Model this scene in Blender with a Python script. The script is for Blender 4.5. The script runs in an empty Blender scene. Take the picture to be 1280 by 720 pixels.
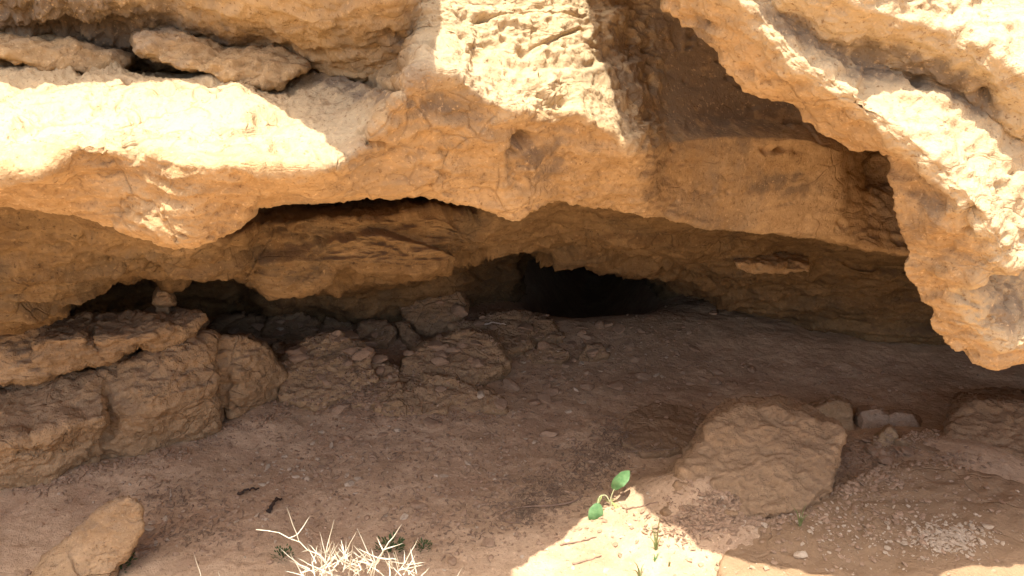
import bpy, bmesh, math, random
import numpy as np
from mathutils import Vector
random.seed(7)
rng = np.random.default_rng(7)
S = bpy.context.scene
COL = S.collection

# ------------------------------------------------------------------ camera
F = 985.0; PITCH = math.radians(20.0); CH = 1.5
cp, sp = math.cos(PITCH), math.sin(PITCH)
cam_d = bpy.data.cameras.new('camera'); cam = bpy.data.objects.new('camera', cam_d); COL.objects.link(cam)
cam.location = (0, 0, CH); cam.rotation_euler = (math.radians(90) - PITCH, 0, 0)
cam_d.sensor_width = 36; cam_d.lens = 36 * F / 1280; cam_d.clip_end = 2000; cam_d.clip_start = 0.02
S.camera = cam

def un(u, v, y):
    """photograph direction (u, v) at distance y in front of the camera -> world (arrays allowed)"""
    u = np.asarray(u, float); v = np.asarray(v, float); y = np.asarray(y, float)
    a = (u - 640) / F; b = (360 - v) / F
    t = y / (cp + b * sp)
    return np.stack([a * t, y + 0 * t, CH + t * (b * cp - sp)], -1)
def ong(u, v, z=0.0):
    """where the direction (u, v) meets the level z"""
    a = (u - 640) / F; b = (360 - v) / F
    t = (z - CH) / (b * cp - sp)
    return np.array([a * t, t * (cp + b * sp), z])
def v_of(y, z):
    k = (z - CH) / y
    b = (k * cp + sp) / (cp - k * sp)
    return 360 - b * F

# ------------------------------------------------------------------ noise
def _h(ix, iy, iz, s):
    h = (ix * np.uint32(374761393) + iy * np.uint32(668265263) + iz * np.uint32(2147483647 - 17) + np.uint32(s * 974711 + 13)).astype(np.uint32)
    h = (h ^ (h >> np.uint32(13))) * np.uint32(1274126177)
    h = h ^ (h >> np.uint32(16))
    h = h * np.uint32(2246822519); h = h ^ (h >> np.uint32(15))
    return h
def _split(p):
    i = np.floor(p); f = (p - i).astype(np.float32)
    i = i.astype(np.int64)
    return [(i[:, k] & 0xffffffff).astype(np.uint32) for k in range(3)], f
def perlin(p, s=0):
    (ix, iy, iz), f = _split(p)
    w = f * f * f * (f * (f * 6 - 15) + 10)
    o = np.zeros(len(p), np.float32)
    for dx in (0, 1):
        wx = w[:, 0] if dx else 1 - w[:, 0]
        for dy in (0, 1):
            wy = w[:, 1] if dy else 1 - w[:, 1]
            for dz in (0, 1):
                wz = w[:, 2] if dz else 1 - w[:, 2]
                h = _h(ix + np.uint32(dx), iy + np.uint32(dy), iz + np.uint32(dz), s)
                gx = (h & np.uint32(1023)).astype(np.float32) / 511.5 - 1
                gy = ((h >> np.uint32(10)) & np.uint32(1023)).astype(np.float32) / 511.5 - 1
                gz = ((h >> np.uint32(20)) & np.uint32(1023)).astype(np.float32) / 511.5 - 1
                o += wx * wy * wz * (gx * (f[:, 0] - dx) + gy * (f[:, 1] - dy) + gz * (f[:, 2] - dz))
    return o
def fbm(p, oct=4, s=0, gain=.5, lac=2.03):
    o = 0; a = 1.0; q = np.array(p, float)
    for k in range(oct):
        o = o + a * perlin(q, s + k); a *= gain; q = q * lac + 11.3
    return o
def ridged(p, oct=4, s=0, gain=.5):
    o = 0; a = 1.0; q = np.array(p, float)
    for k in range(oct):
        o = o + a * (0.5 - np.abs(perlin(q, s + k)) * 1.6); a *= gain; q = q * 2.07 + 7.7
    return o
def worley(p, s=0):
    """distance to the nearest feature point, second nearest, and the nearest's random number"""
    (ix, iy, iz), f = _split(p)
    d1 = np.full(len(p), 9, np.float32); d2 = d1.copy(); r1 = np.zeros(len(p), np.float32)
    for dx in (-1, 0, 1):
        for dy in (-1, 0, 1):
            for dz in (-1, 0, 1):
                h = _h(ix + np.uint32(dx & 0xffffffff), iy + np.uint32(dy & 0xffffffff), iz + np.uint32(dz & 0xffffffff), s)
                px = dx + (h & np.uint32(255)).astype(np.float32) / 255
                py = dy + ((h >> np.uint32(8)) & np.uint32(255)).astype(np.float32) / 255
                pz = dz + ((h >> np.uint32(16)) & np.uint32(255)).astype(np.float32) / 255
                d = np.sqrt((px - f[:, 0]) ** 2 + (py - f[:, 1]) ** 2 + (pz - f[:, 2]) ** 2)
                n = d < d1
                d2 = np.where(n, d1, np.minimum(d2, d)); r1 = np.where(n, (h >> np.uint32(24)).astype(np.float32) / 255, r1)
                d1 = np.where(n, d, d1)
    return d1, d2, r1
def sstep(a, b, x):
    t = np.clip((x - a) / (b - a), 0, 1); return t * t * (3 - 2 * t)

# ------------------------------------------------------------------ objects
def tag(o, label=None, cat=None, group=None, kind=None):
    if label: o['label'] = label
    if cat: o['category'] = cat
    if group: o['group'] = group
    if kind: o['kind'] = kind
    return o
def link(name, me, mat=None, parent=None):
    o = bpy.data.objects.new(name, me); COL.objects.link(o)
    if mat: me.materials.append(mat)
    if parent: o.parent = parent
    return o
def mesh_np(name, V, Q, smooth=True):
    """mesh from vertex array and an (n,4) or (n,3) face array"""
    me = bpy.data.meshes.new(name)
    V = np.ascontiguousarray(V, np.float32); Q = np.ascontiguousarray(Q, np.int32)
    me.vertices.add(len(V)); me.vertices.foreach_set('co', V.ravel())
    k = Q.shape[1]; me.loops.add(Q.size); me.loops.foreach_set('vertex_index', Q.ravel())
    me.polygons.add(len(Q)); me.polygons.foreach_set('loop_start', np.arange(0, Q.size, k, dtype=np.int32))
    me.polygons.foreach_set('use_smooth', np.full(len(Q), smooth))
    me.update(calc_edges=True); me.validate()
    return me
def grid_faces(nr, nc):
    i = np.arange(nr * nc).reshape(nr, nc)
    return np.stack([i[:-1, :-1].ravel(), i[1:, :-1].ravel(), i[1:, 1:].ravel(), i[:-1, 1:].ravel()], -1)
def grid_normals(P):
    du = np.gradient(P, axis=1); dv = np.gradient(P, axis=0)
    n = np.cross(dv, du); n /= np.linalg.norm(n, axis=-1, keepdims=True) + 1e-9
    return n
def smooth_grid(P, n):
    for _ in range(n):
        Q = P.copy()
        Q[1:-1] = P[1:-1] * .5 + .25 * (P[:-2] + P[2:]); P = Q
        Q = P.copy()
        Q[:, 1:-1] = P[:, 1:-1] * .5 + .25 * (P[:, :-2] + P[:, 2:]); P = Q
    return P
def pchip(xk, yk, x):
    xk = np.asarray(xk, float); yk = np.asarray(yk, float)
    h = np.diff(xk); d = np.diff(yk) / h; m = np.zeros(len(xk))
    m[0] = d[0]; m[-1] = d[-1]
    for i in range(1, len(xk) - 1):
        if d[i - 1] * d[i] > 0:
            w1 = 2 * h[i] + h[i - 1]; w2 = h[i] + 2 * h[i - 1]
            m[i] = (w1 + w2) / (w1 / d[i - 1] + w2 / d[i])
    x = np.clip(x, xk[0], xk[-1])
    i = np.clip(np.searchsorted(xk, x) - 1, 0, len(xk) - 2)
    t = (x - xk[i]) / h[i]
    return ((2 * t**3 - 3 * t**2 + 1) * yk[i] + (t**3 - 2 * t**2 + t) * h[i] * m[i]
            + (-2 * t**3 + 3 * t**2) * yk[i + 1] + (t**3 - t**2) * h[i] * m[i + 1])

# ------------------------------------------------------------------ materials
def nodes(name):
    m = bpy.data.materials.new(name); m.use_nodes = True
    nt = m.node_tree; nt.nodes.clear()
    return m, nt
def N(nt, t, **kw):
    n = nt.nodes.new(t)
    for k, v in kw.items():
        if k.startswith('i_'):
            n.inputs[k[2:].replace('_', ' ')].default_value = v
        else: setattr(n, k, v)
    return n
def noise_node(nt, vec, scale, detail=5, rough=.55, dist=0.0):
    n = N(nt, 'ShaderNodeTexNoise'); n.inputs['Scale'].default_value = scale; n.inputs['Detail'].default_value = detail
    n.inputs['Roughness'].default_value = rough; n.inputs['Distortion'].default_value = dist
    nt.links.new(vec, n.inputs['Vector']); return n
def ramp(nt, fac, stops):
    r = N(nt, 'ShaderNodeValToRGB'); e = r.color_ramp.elements
    while len(e) < len(stops): e.new(.5)
    for x, (p, c) in zip(e, stops):
        x.position = p; x.color = (*c, 1) if len(c) == 3 else c
    nt.links.new(fac, r.inputs['Fac']); return r
def mixc(nt, fac, a, b, mode='MIX'):
    m = N(nt, 'ShaderNodeMix', data_type='RGBA', blend_type=mode)
    L = nt.links
    if isinstance(fac, (int, float)): m.inputs[0].default_value = fac
    else: L.new(fac, m.inputs[0])
    for s, x in ((6, a), (7, b)):
        if isinstance(x, tuple): m.inputs[s].default_value = (*x, 1)
        else: L.new(x, m.inputs[s])
    return m.outputs[2]
PATINA_SHADE = (.17, .125, .085); LIT_PALE = (.47, .355, .205)
def stone(name, dark, mid, pale, spot=(.2, .13, .08), scale=1.0, strata=(1, 1, 2.5), bump=.5, dust=None, fine=1.0, stain=None, rough=.95, patina_shade=False, cracks=1.0, seams=.8):
    m, nt = nodes(name); L = nt.links
    geo = N(nt, 'ShaderNodeNewGeometry')
    mp = N(nt, 'ShaderNodeMapping'); mp.inputs['Scale'].default_value = strata
    L.new(geo.outputs['Position'], mp.inputs['Vector'])
    pos = geo.outputs['Position']
    big = noise_node(nt, mp.outputs[0], 2.2 * scale, 4, .6, .6)
    c = ramp(nt, big.outputs['Fac'], [(.30, dark), (.5, mid), (.68, pale)]).outputs[0]
    med = noise_node(nt, mp.outputs[0], 14 * scale, 4, .65, .3)
    f = ramp(nt, med.outputs['Fac'], [(.38, (0, 0, 0)), (.66, (1, 1, 1))]).outputs[0]
    c = mixc(nt, .45, c, mixc(nt, f, dark, pale))
    if stain:
        st = noise_node(nt, pos, 3.1, 5, .7, .5)
        sf = ramp(nt, st.outputs['Fac'], [(.50, (0, 0, 0)), (.64, (.7, .7, .7))]).outputs[0]
        c = mixc(nt, sf, c, stain)
    if patina_shade:                                             # sunlight painted as cream on outer faces; grey-brown varnish, plus painted recess shade
        a2 = N(nt, 'ShaderNodeAttribute', attribute_name='lit_pale'); q2 = noise_node(nt, pos, 7, 7, .65)
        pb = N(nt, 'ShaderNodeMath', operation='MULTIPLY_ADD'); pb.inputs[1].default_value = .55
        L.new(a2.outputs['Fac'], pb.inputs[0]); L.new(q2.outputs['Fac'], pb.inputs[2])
        c = mixc(nt, ramp(nt, pb.outputs[0], [(.62, (0, 0, 0)), (1.0, (.9, .9, .9))]).outputs[0], c, LIT_PALE)
        at = N(nt, 'ShaderNodeAttribute', attribute_name='patina_shade'); pn = noise_node(nt, pos, 16, 6, .7)
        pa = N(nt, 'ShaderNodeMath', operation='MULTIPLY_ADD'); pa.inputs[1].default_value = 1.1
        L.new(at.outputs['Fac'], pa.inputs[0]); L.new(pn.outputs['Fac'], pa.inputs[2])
        c = mixc(nt, ramp(nt, pa.outputs[0], [(.58, (0, 0, 0)), (.95, (.75, .75, .75))]).outputs[0], c, PATINA_SHADE)
    hol = None
    if cracks > 0:
        # hairline cracks filled with dirt, thin bedding seams and small pits
        wp_ = N(nt, 'ShaderNodeVectorMath', operation='MULTIPLY_ADD'); wn_ = noise_node(nt, pos, 6, 2, .6)
        L.new(wn_.outputs['Color'], wp_.inputs[0]); wp_.inputs[1].default_value = (.12, .12, .12); L.new(pos, wp_.inputs[2])
        vo = N(nt, 'ShaderNodeTexVoronoi', feature='DISTANCE_TO_EDGE'); vo.inputs['Scale'].default_value = 7.0; L.new(wp_.outputs[0], vo.inputs['Vector'])
        cm = noise_node(nt, pos, 3.7, 1, .5)
        ck = N(nt, 'ShaderNodeMath', operation='MULTIPLY'); L.new(ramp(nt, vo.outputs['Distance'], [(0, (1, 1, 1)), (.028, (0, 0, 0))]).outputs[0], ck.inputs[0])
        L.new(ramp(nt, cm.outputs['Fac'], [(.50, (0, 0, 0)), (.62, (1, 1, 1))]).outputs[0], ck.inputs[1])
        sm = N(nt, 'ShaderNodeMapping'); sm.inputs['Scale'].default_value = (2.2, 2.2, 34); L.new(wp_.outputs[0], sm.inputs['Vector'])
        sn = noise_node(nt, sm.outputs[0], 1.6, 3, .6)
        se = N(nt, 'ShaderNodeMath', operation='MULTIPLY'); L.new(ramp(nt, sn.outputs['Fac'], [(.30, (1, 1, 1)), (.40, (0, 0, 0))]).outputs[0], se.inputs[0]); se.inputs[1].default_value = seams
        pt = N(nt, 'ShaderNodeTexVoronoi'); pt.inputs['Scale'].default_value = 62; pt.inputs['Randomness'].default_value = 1; L.new(wp_.outputs[0], pt.inputs['Vector'])
        pm = noise_node(nt, pos, 5.5, 1, .6)
        ph = N(nt, 'ShaderNodeMath', operation='MULTIPLY'); L.new(ramp(nt, pt.outputs['Distance'], [(.12, (1, 1, 1)), (.34, (0, 0, 0))]).outputs[0], ph.inputs[0])
        L.new(ramp(nt, pm.outputs['Fac'], [(.50, (0, 0, 0)), (.66, (1, 1, 1))]).outputs[0], ph.inputs[1])
        mx1 = N(nt, 'ShaderNodeMath', operation='MAXIMUM'); L.new(ck.outputs[0], mx1.inputs[0]); L.new(se.outputs[0], mx1.inputs[1])
        mx2 = N(nt, 'ShaderNodeMath', operation='MAXIMUM'); L.new(mx1.outputs[0], mx2.inputs[0]); L.new(ph.outputs[0], mx2.inputs[1])
        hol = N(nt, 'ShaderNodeMath', operation='MULTIPLY'); L.new(mx2.outputs[0], hol.inputs[0]); hol.inputs[1].default_value = cracks
        ca = N(nt, 'ShaderNodeMath', operation='MULTIPLY'); L.new(mx1.outputs[0], ca.inputs[0]); ca.inputs[1].default_value = .45 * cracks
        c = mixc(nt, ca.outputs[0], c, spot)
    fn = noise_node(nt, pos, 90 * scale * fine, 2, .7)
    sf = ramp(nt, fn.outputs['Fac'], [(.30, (.75, .75, .75)), (.40, (0, 0, 0))]).outputs[0]
    c = mixc(nt, sf, c, spot)
    sp2 = ramp(nt, fn.outputs['Fac'], [(.60, (0, 0, 0)), (.74, (.6, .6, .6))]).outputs[0]
    c = mixc(nt, sp2, c, tuple(min(.8, x * 1.25) for x in pale))
    if dust:
        # dust settles on what faces up: a layer of its own lying on level stone
        sx = N(nt, 'ShaderNodeSeparateXYZ'); L.new(geo.outputs['Normal'], sx.inputs[0])
        ad = N(nt, 'ShaderNodeMath', operation='ADD'); L.new(sx.outputs['Z'], ad.inputs[0])
        dn = noise_node(nt, pos, 9, 4, .6); L.new(dn.outputs['Fac'], ad.inputs[1])
        df = ramp(nt, ad.outputs[0], [(1.15 / 2, (0, 0, 0)), (1.45 / 2, (.8, .8, .8))])
        dv = N(nt, 'ShaderNodeMath', operation='MULTIPLY'); dv.inputs[1].default_value = .5
        L.new(ad.outputs[0], dv.inputs[0]); L.new(dv.outputs[0], df.inputs['Fac'])
        c = mixc(nt, df.outputs[0], c, dust)
    bs = N(nt, 'ShaderNodeBsdfPrincipled'); bs.inputs['Roughness'].default_value = rough
    bs.inputs['Specular IOR Level'].default_value = .15
    L.new(c, bs.inputs['Base Color'])
    n1 = noise_node(nt, pos, 55 * fine, 4, .7); n2 = noise_node(nt, pos, 260 * fine, 1, .6)
    a = N(nt, 'ShaderNodeMath', operation='MULTIPLY_ADD'); a.inputs[1].default_value = .3
    L.new(n2.outputs['Fac'], a.inputs[0]); L.new(n1.outputs['Fac'], a.inputs[2])
    b = N(nt, 'ShaderNodeBump'); b.inputs['Strength'].default_value = bump; b.inputs['Distance'].default_value = .012
    if hol:
        hb = N(nt, 'ShaderNodeMath', operation='MULTIPLY_ADD'); L.new(hol.outputs[0], hb.inputs[0]); hb.inputs[1].default_value = -.55; L.new(a.outputs[0], hb.inputs[2]); a = hb
    L.new(a.outputs[0], b.inputs['Height']); L.new(b.outputs[0], bs.inputs['Normal'])
    o = N(nt, 'ShaderNodeOutputMaterial'); L.new(bs.outputs[0], o.inputs['Surface'])
    return m
def plain(name, c1, c2, scale=40, rough=.8, trans=0):
    m, nt = nodes(name); L = nt.links
    geo = N(nt, 'ShaderNodeNewGeometry')
    n = noise_node(nt, geo.outputs['Position'], scale, 4)
    c = ramp(nt, n.outputs['Fac'], [(.35, c1), (.65, c2)]).outputs[0]
    bs = N(nt, 'ShaderNodeBsdfPrincipled'); bs.inputs['Roughness'].default_value = rough
    bs.inputs['Specular IOR Level'].default_value = .2
    L.new(c, bs.inputs['Base Color']); out = bs.outputs[0]
    if trans:
        tr = N(nt, 'ShaderNodeBsdfTranslucent'); L.new(c, tr.inputs['Color'])
        mx = N(nt, 'ShaderNodeMixShader'); mx.inputs[0].default_value = trans
        L.new(bs.outputs[0], mx.inputs[1]); L.new(tr.outputs[0], mx.inputs[2]); out = mx.outputs[0]
    o = N(nt, 'ShaderNodeOutputMaterial'); L.new(out, o.inputs['Surface'])
    return m

M_CLIFF = stone('ochre_sandstone', (.31, .19, .085), (.43, .28, .13), (.54, .375, .20), spot=(.21, .125, .058), stain=(.27, .205, .135), patina_shade=True)
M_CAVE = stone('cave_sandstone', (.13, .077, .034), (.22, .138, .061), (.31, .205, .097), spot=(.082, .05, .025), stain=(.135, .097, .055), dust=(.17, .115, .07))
M_BOULDER = stone('dusty_sandstone', (.29, .185, .095), (.395, .262, .138), (.49, .34, .19), spot=(.22, .135, .075), dust=(.38, .255, .145), scale=1.4, bump=.85)
M_BACK = stone('brown_cave_rock', (.23, .15, .08), (.32, .21, .115), (.40, .275, .155), spot=(.15, .095, .055), dust=(.29, .195, .115), scale=1.4, bump=.8)
M_SLAB = stone('worn_sandstone', (.235, .15, .08), (.305, .198, .108), (.385, .258, .145), spot=(.18, .11, .062), dust=(.29, .19, .108), bump=.65, cracks=.7)
M_DIRT = stone('dry_dirt', (.37, .25, .148), (.49, .34, .208), (.58, .415, .265), spot=(.24, .155, .085), strata=(1, 1, 1), scale=1.1, bump=.6, cracks=0, seams=0, stain=(.36, .23, .14))
M_DARKST = stone('dark_litter', (.17, .115, .075), (.26, .175, .115), (.36, .25, .16), scale=6, bump=.4, cracks=0, seams=0)
M_PALEST = stone('pale_pebble', (.40, .31, .21), (.50, .39, .27), (.58, .47, .34), scale=8, bump=.3, cracks=0, seams=0)

# ------------------------------------------------------------------ loft between feature lines
def loft(lines, us, seg, smooth=3):
    """lines: list of [(u, v or ('z', z), y), ...]; rows of the profile, top to back"""
    rows = []
    for ln in lines:
        uk = [k[0] for k in ln]
        yk = [k[2] for k in ln]
        vk = [v_of(k[2], k[1][1]) if isinstance(k[1], tuple) else k[1] for k in ln]
        rows.append(un(us, pchip(uk, vk, us), pchip(uk, yk, us)))
    out = []
    for i in range(len(rows) - 1):
        n = seg[i]
        for k in range(n):
            t = k / n; out.append(rows[i] * (1 - t) + rows[i + 1] * t)
    out.append(rows[-1])
    return smooth_grid(np.array(out), smooth)

Z = lambda z: ('z', z)
LINES = [
 # top of the cliff running back
 [(-2600, Z(4.2), 9.0), (640, Z(4.2), 9.0), (3600, Z(4.2), 9.0)],
 [(-2600, Z(3.3), 2.8), (640, Z(3.3), 2.9), (3600, Z(3.3), 3.0)],
 [(-2600, Z(2.5), 1.7), (0, Z(2.5), 1.9), (400, Z(2.5), 1.95), (520, Z(2.6), 2.25), (700, Z(2.6), 2.6), (1200, Z(2.6), 2.9), (3600, Z(2.6), 2.9)],
 # brow over the left half
 [(-2600, Z(1.9), 1.5), (-200, Z(1.9), 1.68), (100, Z(1.9), 1.70), (220, Z(1.9), 1.66), (270, Z(1.9), 1.50), (320, Z(1.9), 1.26), (400, Z(1.9), 1.16), (450, Z(1.85), 1.18), (475, Z(1.82), 1.42), (505, Z(1.85), 2.0), (700, Z(1.9), 2.2), (800, Z(1.9), 2.4), (1000, Z(1.9), 2.6), (3600, Z(1.9), 2.7)],
 # the row of the photograph's upper edge
 [(-2600, -20, 1.6), (-200, -10, 1.85), (0, -5, 1.92), (200, -5, 1.92), (400, -5, 1.70), (490, -5, 1.66), (520, 0, 1.78), (600, 0, 1.88), (730, 0, 2.12), (800, 0, 2.42), (900, 0, 2.55), (1060, 0, 2.7), (3600, 0, 2.7)],
 # crevice / alcove back
 [(-2600, 60, 1.8), (-200, 60, 1.98), (0, 62, 2.05), (100, 85, 2.16), (180, 95, 2.2), (300, 92, 2.14), (380, 92, 1.98), (450, 100, 1.88), (500, 72, 1.80), (530, 40, 1.76), (560, 48, 1.76), (600, 70, 1.78), (700, 70, 1.91), (755, 75, 2.03), (815, 85, 2.38), (950, 100, 2.55), (1060, 110, 2.62), (3600, 120, 2.7)],
 # top of the sloping slab
 [(-2600, 80, 1.7), (-200, 80, 1.86), (0, 84, 1.87), (100, 98, 1.88), (200, 106, 1.86), (290, 100, 1.86), (350, 125, 1.80), (400, 125, 1.79), (500, 98, 1.70), (530, 64, 1.60), (560, 72, 1.61), (600, 98, 1.65), (640, 115, 1.70), (700, 108, 1.84), (780, 140, 1.98), (835, 140, 2.32), (950, 150, 2.5), (1050, 160, 2.56), (1085, 160, 2.9), (3600, 170, 2.9)],
 # front edge of the slab
 [(-2600, 200, 1.2), (-200, 205, 1.36), (0, 222, 1.42), (50, 215, 1.43), (100, 185, 1.47), (170, 188, 1.48), (230, 206, 1.43), (300, 207, 1.41), (395, 212, 1.40), (450, 186, 1.48), (500, 120, 1.48), (530, 84, 1.50), (560, 92, 1.52), (600, 120, 1.58), (640, 139, 1.64), (700, 138, 1.75), (760, 165, 1.84), (800, 190, 1.92), (835, 180, 2.2), (900, 172, 2.32), (1000, 175, 2.42), (1050, 190, 2.48), (1082, 196, 2.85), (3600, 200, 2.9)],
 # front lip of the overhang
 [(-2600, 250, 1.4), (-200, 245, 1.58), (0, 250, 1.60), (60, 256, 1.60), (150, 279, 1.56), (200, 290, 1.52), (235, 307, 1.50), (270, 290, 1.53), (310, 270, 1.58), (325, 256, 1.62), (400, 252, 1.64), (470, 245, 1.68), (540, 243, 1.68), (560, 250, 1.74), (600, 255, 1.80), (640, 271, 1.84), (680, 256, 1.92), (700, 250, 1.95), (760, 258, 2.1), (800, 268, 2.15), (850, 273, 2.28), (890, 285, 2.38), (1000, 295, 2.5), (1100, 312, 2.56), (1135, 318, 2.58), (3600, 330, 2.6)],
 # recess hidden behind the lip
 [(-2600, 245, 1.6), (-200, 242, 1.82), (0, 248, 1.85), (150, 275, 1.8), (235, 292, 1.85), (325, 246, 2.6), (450, 238, 2.75), (560, 240, 2.7), (640, 250, 2.25), (700, 238, 2.3), (800, 255, 2.5), (1000, 285, 2.9), (1135, 310, 3.0), (3600, 320, 3.0)],
 # upper edge of the second layer
 [(-2600, 262, 1.7), (-200, 262, 1.9), (0, 266, 1.95), (100, 278, 2.0), (200, 300, 2.0), (260, 302, 2.05), (330, 282, 2.3), (400, 276, 2.34), (500, 272, 2.38), (560, 268, 2.45), (640, 278, 2.5), (700, 272, 2.6), (800, 288, 2.7), (900, 298, 2.9), (1000, 312, 3.1), (1130, 332, 3.2), (3600, 340, 3.2)],
 # lower lip of the second layer
 [(-2600, 430, 1.9), (-200, 425, 2.1), (0, 403, 2.18), (60, 381, 2.25), (110, 356, 2.3), (150, 340, 2.35), (250, 338, 2.4), (310, 335, 2.45), (350, 354, 2.4), (400, 340, 2.4), (430, 328, 2.36), (520, 335, 2.36), (560, 315, 2.5), (600, 305, 2.7), (650, 305, 2.9), (700, 318, 3.0), (800, 335, 3.2), (860, 350, 3.3), (950, 380, 3.4), (1000, 395, 3.4), (1100, 425, 3.32), (1200, 435, 3.25), (3600, 440, 3.2)],
 # ceiling deep in the cave
 [(-2600, 420, 2.6), (0, 380, 3.2), (150, 328, 3.4), (300, 328, 3.4), (350, 346, 3.2), (450, 345, 3.2), (560, 325, 3.3), (610, 303, 3.75), (640, 299, 3.9), (675, 302, 4.2), (760, 316, 4.3), (840, 341, 4.0), (950, 385, 3.55), (1000, 400, 3.5), (1100, 428, 3.42), (1200, 438, 3.35), (3600, 440, 3.3)],
 # foot of the back wall
 [(-2600, Z(-.3), 3.2), (0, Z(-.3), 3.7), (300, Z(-.3), 3.8), (350, Z(-.3), 3.75), (450, Z(-.3), 3.75), (560, Z(-.3), 3.85), (635, Z(-.3), 4.05), (668, Z(-.42), 7.0), (775, Z(-.42), 7.0), (850, Z(-.4), 4.3), (950, Z(-.3), 3.9), (1100, Z(-.3), 3.75), (3600, Z(-.3), 3.5)],
]
SEG = [8, 12, 22, 34, 60, 22, 66, 60, 30, 24, 70, 34, 44]
us = np.concatenate([np.linspace(-2600, -120, 60)[:-1], np.linspace(-120, 1230, 720), np.linspace(1230, 3600, 60)[1:]])
P = loft(LINES, us, SEG, 2)
rows_of = np.concatenate([np.full(n, i) for i, n in enumerate(SEG)] + [[len(SEG) - 1]])
nr, nc = P.shape[:2]
cut = sum(SEG[:9])
end = np.maximum(sstep(-700, -1700, us), sstep(1700, 2600, us))[None, :]
k_ = (np.arange(nr - cut) / (nr - cut - 1))[:, None]
P[cut:, :, 1] += end * (P[cut, :, 1][None] + .25 * k_ - P[cut:, :, 1])
P[cut:, :, 2] += end * (P[cut, :, 2][None] * (1 - k_) - .3 * k_ - P[cut:, :, 2])
nrm = grid_normals(P)
p = P.reshape(-1, 3); n = nrm.reshape(-1, 3)
rowi = np.repeat(rows_of, nc)
uu = np.tile(us, nr)
back = sstep(8.5, 10.5, rowi.astype(float))               # 0 on the outer face, 1 inside the cave
warp = p + .03 * np.stack([perlin(p * 4, 90), perlin(p * 4, 91), perlin(p * 4, 92)], -1)
low = fbm(p * 1.9, 2, 95)
d = (.018 + .030 * back) * fbm(warp * np.array([3.5, 3.5, 6]), 4, 1)
d += (.014 + .022 * back) * (ridged(warp * np.array([5, 5, 15]), 5, 20, .58) - .45)
d += .010 * fbm(warp * np.array([13, 13, 18]), 4, 44, .62)
d += .0035 * ridged(p * 62, 3, 48, .6)
frp = np.repeat(np.concatenate([i + np.arange(n_) / n_ for i, n_ in enumerate(SEG)] + [[13]]), nc)
d *= 1 - .65 * sstep(800, 850, uu) * sstep(1090, 1050, uu) * sstep(3.5, 4, frp) * sstep(8.1, 7.9, frp)
wq = p + .04 * np.stack([perlin(p * 11, 93), perlin(p * 11, 94), perlin(p * 11, 96)], -1)
for sc_, am in ((7.0, .010), (17.0, .006), (38.0, .0025)):   # flaked chips, each broken off at its own level
    a1, a2, ar = worley(wq * np.array([sc_, sc_, sc_ * 1.8]), int(sc_) + 300)
    d += am * (ar - .5) * sstep(.0, .10, a2 - a1) * sstep(-.3, .1, fbm(p * 3.1, 2, 97)) * (1 - .5 * back) * (1 - .7 * sstep(800, 850, uu) * sstep(1090, 1050, uu))
bed = (warp[:, 2] * 6.5 + warp[:, 1] * 1.2 + .9 * fbm(p * 1.7, 3, 52)) % 1.0        # bedding: each layer stands a little proud of the next
d += (.013 + .036 * back) * (bed - sstep(.9, 1.0, bed)) * sstep(-.25, .15, low + .35 * back) * (1 - .7 * sstep(800, 850, uu) * sstep(1090, 1050, uu) * (1 - back))
bed2 = (warp[:, 2] * 21 + warp[:, 1] * 3 + 1.3 * fbm(p * 2.2, 3, 53)) % 1.0
d += (.003 + .015 * back) * (bed2 - sstep(.85, 1.0, bed2)) * sstep(-.1, .2, fbm(p * 2.7, 2, 54) + .1 + .2 * back)
fis = np.abs(perlin(warp * np.array([1.6, 1.6, 15]) + .35 * perlin(p * 6, 56)[:, None], 57) + .22 * perlin(p * np.array([9, 9, 20]), 58))   # open fissures
d -= .016 * sstep(.05, .0, fis) * sstep(.02, .25, fbm(p * 2.5, 2, 59))
def dents(pts, lst):
    """hollows and holes in the rock: (u, v, half width, half height, depth, tilt in degrees)"""
    f = pts[:, 1] * cp - (pts[:, 2] - CH) * sp; up = pts[:, 1] * sp + (pts[:, 2] - CH) * cp
    U_ = 640 + F * pts[:, 0] / f; V_ = 360 - F * up / f; o = 0
    U_ = U_ + 14 * perlin(pts * 13, 63) + 9 * perlin(pts * 36, 65); V_ = V_ + 9 * perlin(pts * 13, 64) + 7 * perlin(pts * 36, 66)
    rag = sstep(-.35, .15, fbm(pts * 24, 2, 67))
    for (u, v, a, b, h, t) in lst:
        c, s_ = math.cos(math.radians(t)), math.sin(math.radians(t)); x, y = U_ - u, V_ - v
        o = o + h * np.exp(-(((x * c + y * s_) / a) ** 2 + ((-x * s_ + y * c) / b) ** 2) ** 1.5)
    return np.where(f > .1, o * (.35 + .65 * rag), 0)
d -= (1 - back) * dents(p, [(483, 42, 13, 6, .05, 0), (531, 62, 8, 6, .05, 0), (652, 172, 15, 12, .06, -15), (641, 205, 8, 26, .03, 0), (455, 106, 66, 6, .05, 14), (380, 62, 26, 5, .05, 8),
    (590, 75, 8, 10, .025, 0), (652, 68, 8, 7, .03, 0), (612, 62, 9, 8, .02, 0), (688, 126, 20, 5, .03, 15), (690, 136, 18, 7, .03, 0), (600, 28, 10, 6, .02, 0), (675, 100, 6, 8, .025, 0), (975, 188, 24, 5, .04, 3),
    (125, 194, 50, 18, .022, 22), (168, 186, 16, 7, .03, 25), (205, 122, 20, 7, .015, 10), (320, 150, 10, 5, .02, 20), (470, 178, 24, 4, .02, 12), (555, 188, 9, 4, .02, 8), (90, 30, 40, 12, .05, 10), (150, 22, 30, 10, .05, 0), (230, 118, 60, 4, .012, 8)])
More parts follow.
